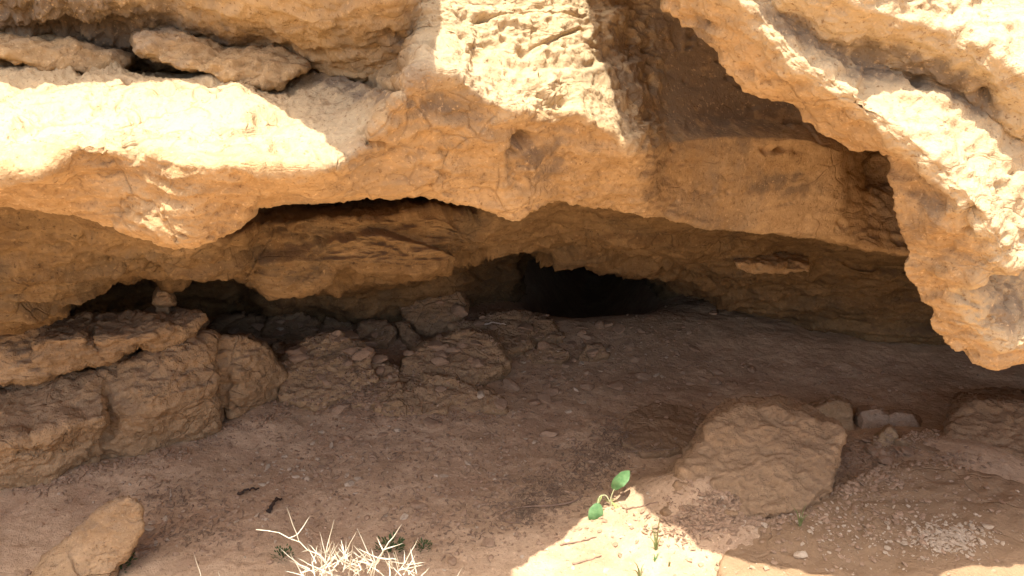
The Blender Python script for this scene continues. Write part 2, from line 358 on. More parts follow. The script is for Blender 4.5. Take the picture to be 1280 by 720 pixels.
d -= back * dents(p, [(720, 296, 45, 6, .05, 8), (790, 316, 60, 6, .05, 12), (880, 345, 70, 6, .04, 18), (90, 286, 26, 8, .05, 8), (190, 322, 24, 10, .05, 0), (60, 300, 40, 5, .04, 5), (400, 300, 60, 6, .04, 5), (480, 300, 50, 5, .03, 12), (350, 280, 30, 8, .05, 0)])
w1, w2, r1 = worley(p * 9 + .5 * perlin(p * 11, 60)[:, None], 3)
pitm = sstep(.05, .35, fbm(p * 2.1, 2, 70) + .1)
corner = sstep(240, 120, uu) * sstep(3.3, 4, rowi.astype(float)) * sstep(6.2, 5.6, rowi.astype(float))   # knobbly weathered corner, upper left
d += corner * (.05 * (ridged(warp * np.array([8, 8, 12]), 5, 66, .62) - .4) - .035 * sstep(.5, .1, w1))
d -= pitm * .020 * sstep(.36, .12, w1) * (r1 > .45)
p2 = p + n * d[:, None]
# honeycomb pits on the weathered sunny faces
w1, w2, r1 = worley(p2 * 30 + .6 * perlin(p2 * 30, 61)[:, None], 5)
pit2 = sstep(-.05, .25, fbm(p * 3.3, 3, 75) + .05) * (1 - .6 * back)
p2 = p2 - n * (pit2 * .009 * sstep(.42, .1, w1) * (r1 > .45))[:, None]
FC = grid_faces(nr, nc)
cut = sum(SEG[:9])                                         # face above, cave below
def sub_grid(P2, r0, r1): return P2.reshape(nr, nc, 3)[r0:r1]
A = sub_grid(p2, 0, cut + 1); B = sub_grid(p2, cut, nr)
cliff = link('cliff', mesh_np('cliff', A.reshape(-1, 3), grid_faces(*A.shape[:2])), M_CLIFF)
tag(cliff, kind='structure')
def patina_shade(ob, pts, lst):
    a = ob.data.attributes.new('patina_shade', 'FLOAT', 'POINT'); a.data.foreach_set('value', np.clip(dents(pts, lst), 0, 1).astype(np.float32))
def lit_pale(ob, val):
    a = ob.data.attributes.new('lit_pale', 'FLOAT', 'POINT'); a.data.foreach_set('value', np.ascontiguousarray(val, np.float32))
fr = np.repeat(np.concatenate([i + np.arange(n_) / n_ for i, n_ in enumerate(SEG)] + [[13]]), nc)
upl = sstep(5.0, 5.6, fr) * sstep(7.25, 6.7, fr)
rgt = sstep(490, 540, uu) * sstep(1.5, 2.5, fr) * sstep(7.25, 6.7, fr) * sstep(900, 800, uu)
lit_pale(cliff, np.maximum(upl * sstep(520, 440, uu), rgt)[:(cut + 1) * nc])  # sunlit outer faces painted paler, undersides left ochre
patina_shade(cliff, p[:(cut + 1) * nc], [(60, 25, 150, 45, .9, 0), (150, 60, 60, 30, .6, 0), (440, 112, 70, 16, .5, 14), (670, 195, 40, 28, .5, 0), (560, 130, 60, 14, .4, 10), (890, 85, 130, 85, .9, 0), (980, 230, 50, 16, .5, 0), (300, 40, 60, 20, .4, 0)])  # varnish patches; the largest paints shade into the recess behind the spur
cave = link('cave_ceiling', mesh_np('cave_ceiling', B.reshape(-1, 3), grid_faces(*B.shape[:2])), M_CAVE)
tag(cave, kind='structure')

# ------------------------------------------------------------------ the rock spur on the right
# each column: points across the spur from its hidden back, under its edge, up over its front to the top
SP = [  # (u, v, y) per ring: inner back, edge, top of the underside, ledge front, ledge back, hollow top, upper slope, top
 [(1000, -700, 2.95), (690, -700, 2.1), (790, -720, 1.95), (800, -730, 1.94), (820, -740, 1.96), (860, -780, 1.92), (940, -860, 2.0), (1100, -1100, 2.5)],
 [(980, -400, 2.95), (712, -450, 1.95), (795, -480, 1.78), (805, -485, 1.77), (830, -495, 1.80), (870, -540, 1.75), (950, -620, 1.85), (1100, -900, 2.4)],
 [(975, -200, 2.95), (765, -190, 1.78), (835, -215, 1.62), (845, -220, 1.62), (865, -230, 1.63), (900, -270, 1.58), (980, -360, 1.68), (1140, -650, 2.2)],
 [(970, -90, 2.95), (798, -80, 1.63), (870, -105, 1.53), (880, -110, 1.53), (900, -120, 1.54), (935, -160, 1.49), (1010, -260, 1.6), (1200, -560, 2.15)],
 [(970, -40, 2.95), (825, 0, 1.64), (900, -25, 1.50), (910, -30, 1.50), (925, -40, 1.51), (960, -80, 1.46), (1040, -180, 1.56), (1250, -500, 2.1)],
 [(1000, 40, 2.95), (870, 50, 1.62), (950, 30, 1.48), (955, 25, 1.48), (968, 8, 1.50), (1010, -25, 1.43), (1100, -100, 1.54), (1350, -400, 2.1)],
 [(1040, 80, 2.95), (930, 108, 1.60), (990, 85, 1.46), (1000, 76, 1.455), (1030, 58, 1.50), (1060, 5, 1.42), (1180, -60, 1.53), (1450, -350, 2.1)],
 [(1085, 120, 2.95), (1000, 145, 1.58), (1060, 128, 1.44), (1070, 119, 1.435), (1110, 85, 1.49), (1150, 45, 1.40), (1270, -20, 1.52), (1550, -300, 2.1)],
 [(1130, 140, 2.95), (1060, 188, 1.56), (1125, 180, 1.43), (1135, 170, 1.42), (1190, 112, 1.49), (1215, 65, 1.38), (1340, 0, 1.50), (1650, -250, 2.1)],
 [(1170, 150, 2.95), (1112, 188, 1.54), (1170, 225, 1.42), (1182, 211, 1.41), (1240, 152, 1.48), (1272, 108, 1.37), (1420, 50, 1.49), (1750, -200, 2.1)],
 [(1200, 220, 2.95), (1118, 250, 1.52), (1215, 275, 1.40), (1228, 262, 1.39), (1300, 192, 1.47), (1330, 150, 1.36), (1480, 100, 1.48), (1850, -150, 2.1)],
 [(1225, 280, 2.95), (1135, 300, 1.50), (1245, 318, 1.38), (1258, 306, 1.37), (1340, 240, 1.45), (1380, 200, 1.35), (1530, 150, 1.47), (1900, -100, 2.1)],
 [(1245, 310, 2.95), (1126, 340, 1.49), (1240, 345, 1.37), (1262, 336, 1.36), (1370, 280, 1.44), (1420, 240, 1.34), (1570, 190, 1.46), (1950, -50, 2.1)],
 [(1275, 340, 2.95), (1158, 372, 1.48), (1190, 352, 1.42), (1212, 338, 1.42), (1262, 330, 1.46), (1460, 290, 1.33), (1620, 240, 1.46), (2000, 0, 2.1)],
 [(1305, 370, 2.95), (1162, 405, 1.47), (1200, 384, 1.41), (1222, 370, 1.41), (1275, 352, 1.46), (1500, 320, 1.33), (1670, 280, 1.46), (2050, 50, 2.1)],
 [(1335, 400, 2.95), (1190, 430, 1.46), (1218, 412, 1.40), (1240, 398, 1.40), (1300, 380, 1.45), (1520, 350, 1.32), (1700, 310, 1.45), (2100, 80, 2.1)],
 [(1365, 420, 2.95), (1236, 459, 1.45), (1250, 436, 1.40), (1266, 424, 1.40), (1320, 405, 1.44), (1540, 380, 1.32), (1720, 340, 1.45), (2150, 100, 2.1)],
 [(1465, 440, 2.95), (1290, 442, 1.46), (1300, 425, 1.41), (1316, 412, 1.41), (1400, 400, 1.44), (1580, 400, 1.32), (1800, 370, 1.45), (2300, 120, 2.1)],
 [(1745, 480, 2.95), (1600, 470, 1.5), (1620, 450, 1.42), (1650, 436, 1.42), (1700, 430, 1.45), (1800, 420, 1.33), (2100, 400, 1.45), (2600, 150, 2.1)],
]
for k_s in range(7, len(SP)):                              # sunny ledge runs back under the upper hollow
    c = SP[k_s]; lb = (c[4][0], c[4][1], c[4][2] + .06); rt = (c[5][0] + 6, c[5][1] - 14, c[4][2] - .012)
    SP[k_s] = c[:4] + [lb, rt, (c[6][0], c[6][1], c[4][2] + .19), (c[7][0], c[7][1], c[7][2] + .2)]
for k_s in range(11, len(SP)):
    sh = .009 * min(k_s - 10, 8) + (1.54 - SP[k_s][1][2])
    SP[k_s] = [SP[k_s][0]] + [(u_, v_, y_ + sh) for (u_, v_, y_) in SP[k_s][1:]]
SP = [[c[0], (c[1][0] + 75, c[1][1] - 12, c[1][2] + .13)] + c[1:] for c in SP]     # the edge is undercut behind
ctrl = np.array([[un(*q) for q in c] for c in SP])          # (columns, rings, 3)
seglen = np.r_[0, np.cumsum(np.linalg.norm(np.diff(ctrl[:, 2], axis=0), axis=1) + .02)]
tt = np.linspace(0, seglen[-1], 620)
rings = np.stack([np.stack([np.interp(tt, seglen, ctrl[:, k, a]) for a in range(3)], -1) for k in range(9)], 0)
segs = [24, 24, 60, 30, 40, 50, 60, 40]; rr = []
for i in range(8):
    for k in range(segs[i]):
        t = k / segs[i]; rr.append(rings[i] * (1 - t) + rings[i + 1] * t)
rr.append(rings[8]); Q = smooth_grid(np.array(rr), 5)
nq = -grid_normals(Q); q = Q.reshape(-1, 3); nn = nq.reshape(-1, 3)
d = .018 * fbm(q * 5, 4, 201) + .016 * (ridged(q * np.array([8, 8, 12]), 5, 210, .6) - .45) + .006 * fbm(q * 34, 3, 220, .6) + .003 * ridged(q * 70, 2, 225)
wq = q + .04 * np.stack([perlin(q * 11, 293), perlin(q * 11, 294), perlin(q * 11, 296)], -1)
for sc_, am in ((5.0, .016), (11.0, .010), (30.0, .003)):
    a1, a2, ar = worley(wq * np.array([sc_, sc_, sc_ * 1.5]), int(sc_) + 340)
    d += am * (ar - .5) * sstep(.0, .10, a2 - a1) * sstep(-.3, .1, fbm(q * 3.7, 2, 297))
w1, w2, r1 = worley(q * 13, 31); d -= .014 * sstep(.34, .12, w1) * (r1 > .6)
w1, w2, r1 = worley(q * 45, 33); d -= .004 * sstep(.42, .1, w1) * (r1 > .5) * sstep(-.1, .2, fbm(q * 4, 2, 230))
d -= dents(q, [(1214, 274, 12, 14, .05, 30), (1146, 100, 9, 6, .03, 0), (1258, 236, 9, 13, .03, 0), (890, 30, 8, 6, .03, 0), (1230, 120, 10, 8, .03, 0), (960, 105, 6, 4, .015, 0), (1245, 350, 14, 10, .03, 40)])
q2 = q + nn * d[:, None]
spur = link('rock_spur', mesh_np('rock_spur', q2, grid_faces(*Q.shape[:2])[:, ::-1]), M_CLIFF)
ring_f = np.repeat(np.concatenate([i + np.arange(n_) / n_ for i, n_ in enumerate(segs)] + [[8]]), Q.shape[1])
lit_pale(spur, sstep(2.5, 3.2, ring_f))  # sun-facing front of the spur painted paler than its underside
patina_shade(spur, q, [(1110, 78, 75, 24, .7, 12), (872, 48, 28, 22, .8, 0), (1205, 115, 60, 24, .6, 30), (1262, 385, 26, 30, .6, 0), (1160, 270, 25, 50, .35, 0), (1000, 40, 60, 14, .5, 30)])
tag(spur, 'jagged sandstone spur hanging into the right of the cave mouth', 'rock overhang')

# ------------------------------------------------------------------ ground
def gz(x, y):
    """height of the ground: level in the cave, an unseen drop before it and steep bank behind the camera, both added to dim it"""
    q = np.stack([x, y, 0 * x], -1).reshape(-1, 3)
    z = .030 * fbm(q * 1.3, 3, 300) + .014 * fbm(q * 5, 3, 310)
    X_, Y_ = q[:, 0], q[:, 1]
    for (u, v, h, r) in BUMPS:
        c = ong(u, v); z = z + h * np.exp(-((X_ - c[0]) ** 2 + (Y_ - c[1]) ** 2) / (r * r))
    hx = ong(738, 372)[0]
    z = z + .075 * sstep(2.9, 3.6, Y_) - .70 * sstep(3.42, 4.5, Y_) * np.exp(-((X_ - hx - .12 * (Y_ - 4)) / .37) ** 2)
    z = z - .8 * sstep(1.62, -.3, Y_) + (2.8 + .8 * fbm(q * .6, 3, 315)) * sstep(-4.2, -6.6, Y_ + .5 * perlin(q * .7, 316))  # drop and bank out of view, added to cut bounce and low sky
    return z.reshape(np.shape(x))
BUMPS = [(868, 662, .05, .15), (1000, 640, .035, .12), (1190, 590, .06, .2), (80, 600, .05, .16), (200, 580, .05, .16), (320, 530, .05, .16), (430, 500, .05, .2), (560, 520, .02, .3), (940, 650, .05, .2), (1020, 600, .04, .15), (745, 340, 0, .42), (830, 650, .08, .2), (905, 640, .04, .2), (1060, 585, .03, .25), (1230, 600, .05, .3), (420, 440, .04, .5), (600, 450, .04, .35), (960, 760, .05, .2)]
gx = np.concatenate([-np.geomspace(400, 2.6, 50), np.linspace(-2.6, 2.6, 620)[1:-1], np.geomspace(2.6, 400, 50)])
gy = np.concatenate([-np.geomspace(400, .6, 110), np.linspace(-.6, 1.45, 60)[1:], np.linspace(1.45, 4.6, 520)[1:-1], np.geomspace(4.6, 400, 40)])
X, Y = np.meshgrid(gx, gy)
Zg = gz(X, Y)
g0 = np.stack([X, Y, Zg], -1).reshape(-1, 3)
near = sstep(6, 4, np.hypot(g0[:, 0], g0[:, 1] - 2))
fine = .004 * fbm(g0 * 28, 3, 320, .6) + .003 * np.maximum(0, ridged(g0 * 60, 2, 330) - .35)
g0[:, 2] += near * fine
ground = link('ground', mesh_np('ground', g0, grid_faces(len(gy), len(gx))[:, ::-1]), M_DIRT)
tag(ground, kind='structure')

# ------------------------------------------------------------------ rocks
def remesh(pts_list, vox, smooth):
    """union of convex hulls -> even mesh (vertices, quads)"""
    bm = bmesh.new()
    for pts in pts_list:
        vs = [bm.verts.new(tuple(map(float, q))) for q in pts]
        r = bmesh.ops.convex_hull(bm, input=vs)
        bmesh.ops.delete(bm, geom=list({e for e in r['geom_interior'] + r['geom_unused'] if isinstance(e, bmesh.types.BMVert)}), context='VERTS')
    bmesh.ops.recalc_face_normals(bm, faces=bm.faces)
    me = bpy.data.meshes.new('t'); bm.to_mesh(me); bm.free()
    o = bpy.data.objects.new('t', me); COL.objects.link(o)
    r = o.modifiers.new('r', 'REMESH'); r.mode = 'VOXEL'; r.voxel_size = vox
    if smooth:
        s = o.modifiers.new('s', 'SMOOTH'); s.iterations = smooth; s.factor = .5
    dg = bpy.context.evaluated_depsgraph_get(); ev = o.evaluated_get(dg); m2 = ev.to_mesh()
    V = np.empty(len(m2.vertices) * 3, np.float32); m2.vertices.foreach_get('co', V)
    Nn = np.empty(len(m2.vertices) * 3, np.float32); m2.vertex_normals.foreach_get('vector', Nn)
    Fq = np.array([tuple(pl.vertices) for pl in m2.polygons if len(pl.vertices) == 4], np.int32)
    ev.to_mesh_clear(); bpy.data.objects.remove(o); bpy.data.meshes.remove(me)
    return V.reshape(-1, 3).astype(float), Nn.reshape(-1, 3).astype(float), Fq
def place(name, V, Fq, mat, label, cat, group=None):
    base = np.array([(V[:, 0].min() + V[:, 0].max()) / 2, (V[:, 1].min() + V[:, 1].max()) / 2, V[:, 2].min()])
    o = link(name, mesh_np(name, V - base, Fq), mat); o.location = base
    return tag(o, label, cat, group)
def rock(name, hulls, label, cat='rock', mat=None, vox=.008, smooth=4, amp=1.0, strata=2.0, seed=0, group=None, depth=.3, sink=.08, crack=1.0, drop=.42):
    """hulls: list of lists of (u, v, y) seen points; every point is also pushed back by depth and the lowest are sunk in the ground"""
    L = []
    for h in hulls:
        dp = depth
        if isinstance(h, dict): dp = h.get('depth', depth); pts = h['p']
        else: pts = h
        w = np.array([un(*k) if len(k) == 3 else np.array(k[:3]) for k in pts])
        b = w + np.array([0, dp, -drop * dp]); b[:, 0] += .9 * dp * w[:, 0] / w[:, 1]    # flanks run straight back
        lo = w[w[:, 2] < w[:, 2].min() + .07] + np.array([0, .03, -sink])
        lb = lo + np.array([0, dp, -drop * dp]); lb[:, 0] += .9 * dp * lo[:, 0] / lo[:, 1]
        L.append(np.concatenate([w, b, lo, lb]))
    V, Nn, Fq = remesh(L, vox, smooth)
    s = 500 + seed * 37
    wp = V + .03 * np.stack([perlin(V * 6, s + 1), perlin(V * 6, s + 2), perlin(V * 6, s + 3)], -1)
    st = np.array([1, 1, strata])
    d = .022 * fbm(wp * 5 * st, 4, s + 4) + .014 * (ridged(wp * 7 * st, 4, s + 9) - .45) + .005 * fbm(V * 38, 3, s + 15, .6)
    wq = wp + .05 * np.stack([perlin(V * 9, s + 31), perlin(V * 9, s + 32), perlin(V * 9, s + 33)], -1)
    a1, a2, ar = worley(wq * 5 * st, s + 40); c1, c2, cr = worley(wq * 13 * st, s + 41)
    d = .95 * d + .016 * (.55 - a1) + (.016 * (ar - .5)) * sstep(.0, .12, a2 - a1) + .013 * (.5 - c1) + .013 * (ridged(V * 20 * st, 4, s + 20, .62) - .4) + .007 * fbm(V * 55, 3, s + 21, .6)
    d -= crack * .012 * sstep(.07, 0, a2 - a1) * sstep(-.1, .2, perlin(V * 4, s + 44))
    V = V + Nn * (amp * d)[:, None]
    return place(name, V, Fq, mat or M_BOULDER, label, cat, group)

rock('boulder', [
   [(-120, 500, 2.45), (-120, 625, 2.1), (0, 482, 2.42), (60, 474, 2.42), (130, 462, 2.45), (10, 613, 2.16), (60, 603, 2.2), (110, 583, 2.3), (-10, 560, 2.1), (60, 540, 2.16), (130, 520, 2.26)],
   [(110, 470, 2.45), (170, 445, 2.5), (230, 425, 2.55), (262, 420, 2.6), (120, 575, 2.32), (180, 573, 2.36), (270, 542, 2.52), (275, 480, 2.48), (190, 500, 2.3), (270, 520, 2.46)],
   [(255, 425, 2.62), (300, 420, 2.66), (330, 430, 2.7), (352, 460, 2.75), (360, 495, 2.8), (290, 535, 2.56), (340, 512, 2.7), (300, 470, 2.56)],
  ], 'largest rough tan boulder, low on the left under the layered ledge', 'boulder', seed=1, drop=.5, depth=.5, vox=.008)
rock('layered_boulder', [
   [(-120, 400, 2.3), (-120, 490, 2.25), (0, 400, 2.4), (0, 480, 2.3), (60, 470, 2.32), (60, 395, 2.45)],
   [(50, 398, 2.5), (110, 398, 2.55), (130, 452, 2.4), (60, 468, 2.33), (100, 420, 2.36), (40, 430, 2.3)],
   [(110, 397, 2.6), (160, 392, 2.6), (200, 400, 2.5), (195, 420, 2.42), (140, 448, 2.4), (120, 425, 2.36)],
   [(165, 395, 2.65), (215, 390, 2.65), (244, 394, 2.62), (250, 402, 2.56), (235, 425, 2.5), (190, 438, 2.46), (170, 430, 2.44), (200, 410, 2.45)],
  ], 'cracked layered rock lying on the largest left boulder, under the dark gap', 'boulder', seed=2, drop=.46, depth=.45, sink=.0, vox=.007, strata=3)

def outl(pts, lean=.0018, vb=None, y0=None):
    """outline of a rock standing on the ground: its lowest row fixes the distance, lean px -> distance above it"""
    vb = vb or max(q[1] for q in pts)
    c = ong(np.mean([q[0] for q in pts]), vb)
    y0 = y0 or ong(640, vb, float(gz(c[:1], c[1:2])[0]))[1]
    return [(q[0], q[1], y0 + lean * (vb - q[1]) + (q[2] if len(q) > 2 else 0)) for q in pts]
def plate(pts, z=.06, lo=-.1):
    """low slab seen from above: outline at its own height over the ground"""
    c = ong(np.mean([q[0] for q in pts]), min(700, np.mean([q[1] for q in pts]))); g_ = float(gz(c[:1], c[1:2])[0])
    a = [ong(q[0], q[1], g_ + (q[2] if len(q) > 2 else z)) for q in pts]
    c = np.mean(a, 0)
    b = [np.array([c[0] + (w[0] - c[0]) * 1.06, c[1] + (w[1] - c[1]) * 1.06, lo]) for w in a]
    return np.array(a + b)
def hrock(name, hulls, label, cat='rock', mat=None, vox=.007, smooth=4, amp=.7, strata=1.5, seed=0, group=None, crack=.4):
    V, Nn, Fq = remesh(hulls, vox, smooth)
    s = 500 + seed * 37; st = np.array([1, 1, strata])
    wp = V + .03 * np.stack([perlin(V * 6, s + 1), perlin(V * 6, s + 2), perlin(V * 6, s + 3)], -1)
    d = .022 * fbm(wp * 5 * st, 4, s + 4) + .014 * (ridged(wp * 7 * st, 4, s + 9) - .45) + .005 * fbm(V * 38, 3, s + 15, .6)
    d += .006 * (ridged(wp * 17 * st, 4, s + 20, .6) - .4); fs = np.abs(perlin(wp * 4.5 * st, s + 27)); d -= crack * .015 * sstep(.05, 0, fs)
    return place(name, V + Nn * (amp * d)[:, None], Fq, mat or M_BOULDER, label, cat, group)

# ledges above the sunlit face
rock('rock_ledge', [[(170, 50, 1.87), (172, 66, 1.86), (182, 41, 1.90), (215, 39, 1.93), (245, 54, 1.91), (290, 62, 1.91), (250, 94, 1.85), (205, 80, 1.85), (300, 106, 1.83)],
   [(240, 56, 1.91), (290, 60, 1.93), (340, 62, 1.93), (378, 70, 1.91), (384, 80, 1.87), (376, 92, 1.85), (345, 108, 1.83), (290, 106, 1.83), (250, 80, 1.85)]],
   'smooth tan rock ledge with a rounded left end, jutting out above the sunlit rock face', 'rock ledge', M_CLIFF, seed=3, depth=.35, sink=0, drop=0, amp=1.0, vox=.006, crack=.4)
rock('rock_ledge', [[(-150, 30, 1.83), (0, 46, 1.89), (60, 54, 1.92), (130, 66, 1.95), (160, 74, 1.97), (152, 84, 1.95), (122, 96, 1.91), (60, 83, 1.89), (0, 66, 1.85), (-150, 50, 1.79)]],
   'dull brown rock ledge in the upper left corner, over a dark crevice', 'rock ledge', M_CLIFF, seed=4, depth=.35, sink=0, drop=0, amp=.9, vox=.007, crack=.5)
rock('pedestal_stone', [{'p': [(190, 379, 2.62), (196, 365, 2.63), (209, 364, 2.63), (214, 378, 2.62), (200, 381, 2.61)], 'depth': .07}, {'p': [(196, 377, 2.64), (209, 377, 2.64), (211, 405, 2.62), (195, 405, 2.62)], 'depth': .04}],
   'small mushroom-shaped stone standing on the layered rock in the dark gap', 'stone', seed=5, depth=.06, sink=.02, drop=0, vox=.004, amp=.25, smooth=3)
rock('rock_flake', [[(918, 328, 2.93), (935, 323, 2.96), (985, 326, 2.98), (1013, 332, 2.98), (1010, 339, 2.95), (960, 343, 2.93), (925, 338, 2.93)]],
   'flat tongue of pale rock stuck to the dark cave ceiling', 'rock flake', M_CLIFF, seed=6, depth=.2, sink=0, drop=0, vox=.006, amp=.6)

rock('bedrock_hump', [outl([(350, 452), (385, 424), (425, 420), (458, 440), (472, 474), (445, 492), (395, 505), (352, 500)], .0035)],
   'low rough hump of rock right of the largest boulder', 'rock', mat=M_BOULDER, seed=7, depth=.5, vox=.008, strata=2)
rock('rock_block', [outl([(497, 374), (540, 362), (575, 364), (586, 380), (568, 402), (530, 420), (505, 396)], .003)],
   'angular brown rock block at the foot of the back wall', 'rock', mat=M_BACK, seed=8, depth=.3, vox=.007, amp=.8)
rock('central_slab', [outl([(498, 470), (503, 450), (530, 430), (575, 413), (610, 416), (636, 452), (592, 482), (545, 492), (505, 492)], .0042, 500),
    outl([(468, 512), (490, 484), (512, 476), (562, 500), (560, 515), (500, 517)], .0045),
    outl([(528, 465), (560, 470), (600, 494), (630, 499), (633, 512), (600, 516), (565, 502), (540, 486)], .0036, 516),
    outl([(560, 408), (620, 396), (662, 403), (668, 430), (632, 442)], .0055, 470)],
   'broad half-buried rock with a curved ridge in the middle of the cave floor', 'rock', mat=M_BOULDER, seed=9, depth=.22, vox=.007, amp=.8)
rock('floor_stone', [outl([(658, 442), (690, 431), (712, 443), (702, 452), (668, 452)], .004)], 'flat tan stone on the cave floor, left of a rounder one', 'rock', mat=M_BACK, seed=10, depth=.14, vox=.006, amp=.5)
rock('floor_stone', [outl([(724, 446), (734, 433), (750, 432), (761, 444), (742, 450)], .003)], 'rounded tan stone on the cave floor near the dark hole', 'rock', mat=M_BACK, seed=11, depth=.12, vox=.005, amp=.5)
hrock('flat_slab', [plate([(778, 552), (784, 518), (815, 502), (850, 504), (886, 520), (888, 546), (852, 562), (805, 567)], .022)], 'flat brown slab lying left of the big wedge-shaped boulder', 'slab', M_SLAB, seed=12)
rock('wedge_boulder', [outl([(826, 640), (858, 580), (888, 534), (912, 514), (930, 506), (950, 512), (972, 507), (1002, 522), (1046, 534), (1053, 548), (1040, 606), (1004, 634), (930, 646), (905, 560), (1000, 560)], .0024, 648)],
   'large tan wedge-shaped boulder with a broken top, right of the green seedling', 'boulder', M_SLAB, seed=13, depth=.24, sink=.16, vox=.006, smooth=6, amp=.95, strata=1.6, crack=.5)
rock('rock_block', [outl([(1000, 520), (1020, 509), (1050, 502), (1062, 508), (1067, 536), (1040, 541), (1004, 532)], .0016)], 'squared brown rock just behind the wedge-shaped boulder', 'rock', seed=14, depth=.2, vox=.006, amp=.5)
rock('low_stone', [outl([(1075, 514), (1094, 510), (1110, 520), (1112, 538), (1078, 540)], .002), outl([(1105, 522), (1122, 516), (1140, 520), (1150, 532), (1112, 538)], .002)], 'pale low stone in the shade, right of the squared brown rock', 'rock', seed=15, depth=.15, vox=.006, amp=.6, mat=stone('grey_stone', (.28, .195, .125), (.36, .255, .165), (.45, .33, .22), scale=1.6, dust=(.38, .26, .16)))
rock('pointed_stone', [outl([(1082, 562), (1112, 533), (1122, 544), (1122, 562)], .002)], 'small pointed stone in front of the pale low one', 'rock', seed=16, depth=.12, vox=.006, amp=.5)
rock('rock_mound', [outl([(1170, 578), (1190, 522), (1205, 504), (1226, 500), (1262, 513), (1330, 506), (1400, 560), (1300, 585)], .0036)], 'rounded rock mound at the right edge of the picture, under the hanging spur', 'rock', M_SLAB, seed=17, depth=.4, vox=.008, smooth=14, amp=.9)
hrock('rock_slab', [plate([(893, 790, .05), (905, 684, .06), (930, 658, .07), (985, 636, .08), (1062, 606, .09), (1130, 573, .11), (1158, 571, .12), (1205, 588, .12), (1420, 640, .12), (1420, 830, .05)])],
   'wide worn rock slab filling the bottom right corner, strewn with pale chips', 'slab', M_SLAB, seed=18, vox=.009, amp=.8)
hrock('flat_slab', [plate([(1120, 548), (1160, 535), (1188, 552), (1205, 568), (1165, 566)], .04)], 'thin brown slab tucked under the rounded mound on the right', 'slab', M_SLAB, seed=19)
rock('tilted_slab', [outl([(28, 770), (60, 700), (100, 661), (130, 640), (158, 622), (140, 700), (90, 770)], .0014, 740), outl([(130, 642), (160, 621), (173, 632), (179, 656), (166, 680), (138, 706), (110, 760), (60, 770), (100, 680)], .0012, 740)],
   'smooth tan slab of rock tilted up out of the dirt at the bottom left', 'slab', M_BOULDER, seed=20, drop=0, depth=.025, vox=.006, amp=.65, strata=1, crack=.3)
for lb, o_, sd_ in [('tan rock wedged between the largest boulder and the low rough hump', [(316, 506), (324, 452), (345, 432), (374, 444), (380, 498)], 41), ('low ridged rock joining the rough hump to the central rock', [(438, 506), (446, 466), (470, 450), (498, 462), (502, 506)], 42),
                    ('earthy low rock between the central rock and the dark hole', [(596, 418), (612, 396), (650, 391), (690, 400), (706, 420), (650, 428)], 43)]:
    rock('cave_rock', [outl(o_, .0046)], lb, 'rock', mat=M_BOULDER if sd_ < 43 else M_BACK, seed=sd_, depth=.3, vox=.008, amp=.95, group='rocks at the back of the cave')
BK = [('rounded dark rock deepest in the left gap', [(296, 384), (308, 364), (334, 358), (346, 366), (344, 384)]),
      ('low brown rock left in the shadow under the second ledge', [(252, 396), (262, 376), (290, 372), (302, 384), (296, 398)]),
      ('knobbly brown rock behind the largest boulder', [(258, 416), (275, 398), (320, 394), (345, 402), (340, 418), (300, 422)]),
      ('flat brown rock between the largest boulder and the back wall', [(328, 416), (340, 394), (375, 389), (398, 400), (394, 418)]),
      ('small brown rock above the low rough hump', [(404, 402), (412, 388), (432, 384), (442, 394), (436, 406)]),
      ('slanting brown rock below the angular block', [(495, 404), (506, 402), (524, 420), (532, 436), (520, 438), (505, 424)]),
      ('half-buried rock left of the angular block', [(440, 424), (452, 404), (480, 400), (496, 414), (486, 430), (456, 434)])]
for k, (lb, o_) in enumerate(BK):
    rock('cave_rock', [outl(o_, .004)], lb, 'rock', mat=M_BACK, seed=21 + k, depth=.2, vox=.008, amp=.8, group='rocks at the back of the cave')

# ------------------------------------------------------------------ what lies on the ground
bpy.context.view_layer.update()
DG = bpy.context.evaluated_depsgraph_get()
EYE = Vector((0, 0, CH))
def lie(u, v, minz=.55):
    """point of the floor seen in direction (u, v)"""
    w = Vector(un(u, v, 1.0)) - EYE
    ok, loc, nor, idx, ob, mt = S.ray_cast(DG, EYE, w.normalized())
    if not ok or loc.y > 4.5 or loc.z > .5 or nor.z < minz: return None
    if ob.name.split('.')[0] in ('cliff', 'cave_ceiling', 'rock_spur', 'wedge_boulder', 'tilted_slab', 'rock_ledge', 'pedestal_stone', 'boulder', 'layered_boulder'): return None
    return np.array(loc)
def tube(paths, sides=5):
    """paths: list of (points, radii) -> one mesh"""
    Vs, Fs, o = [], [], 0
    for pts, rad in paths:
        pts = np.asarray(pts, float); k = len(pts)
        t = np.gradient(pts, axis=0); t /= np.linalg.norm(t, axis=1, keepdims=True) + 1e-9
        a = np.cross(t, [.31, .17, .93]); a /= np.linalg.norm(a, axis=1, keepdims=True) + 1e-9
        b = np.cross(t, a); ang = np.arange(sides) * 2 * math.pi / sides
        ring = pts[:, None] + np.asarray(rad)[:, None, None] * (a[:, None] * np.cos(ang)[None, :, None] + b[:, None] * np.sin(ang)[None, :, None])
        Vs.append(ring.reshape(-1, 3))
        for i in range(k - 1):
            for j in range(sides):
                j2 = (j + 1) % sides
                Fs.append((o + i * sides + j, o + i * sides + j2, o + (i + 1) * sides + j2, o + (i + 1) * sides + j))
        o += k * sides
    return np.concatenate(Vs), np.array(Fs)
def curve_pts(pts, n):
    pts = np.asarray(pts, float); t = np.r_[0, np.cumsum(np.linalg.norm(np.diff(pts, axis=0), axis=1))]
    tt = np.linspace(0, t[-1], n)
    return np.stack([pchip(t, pts[:, k], tt) for k in range(3)], -1)
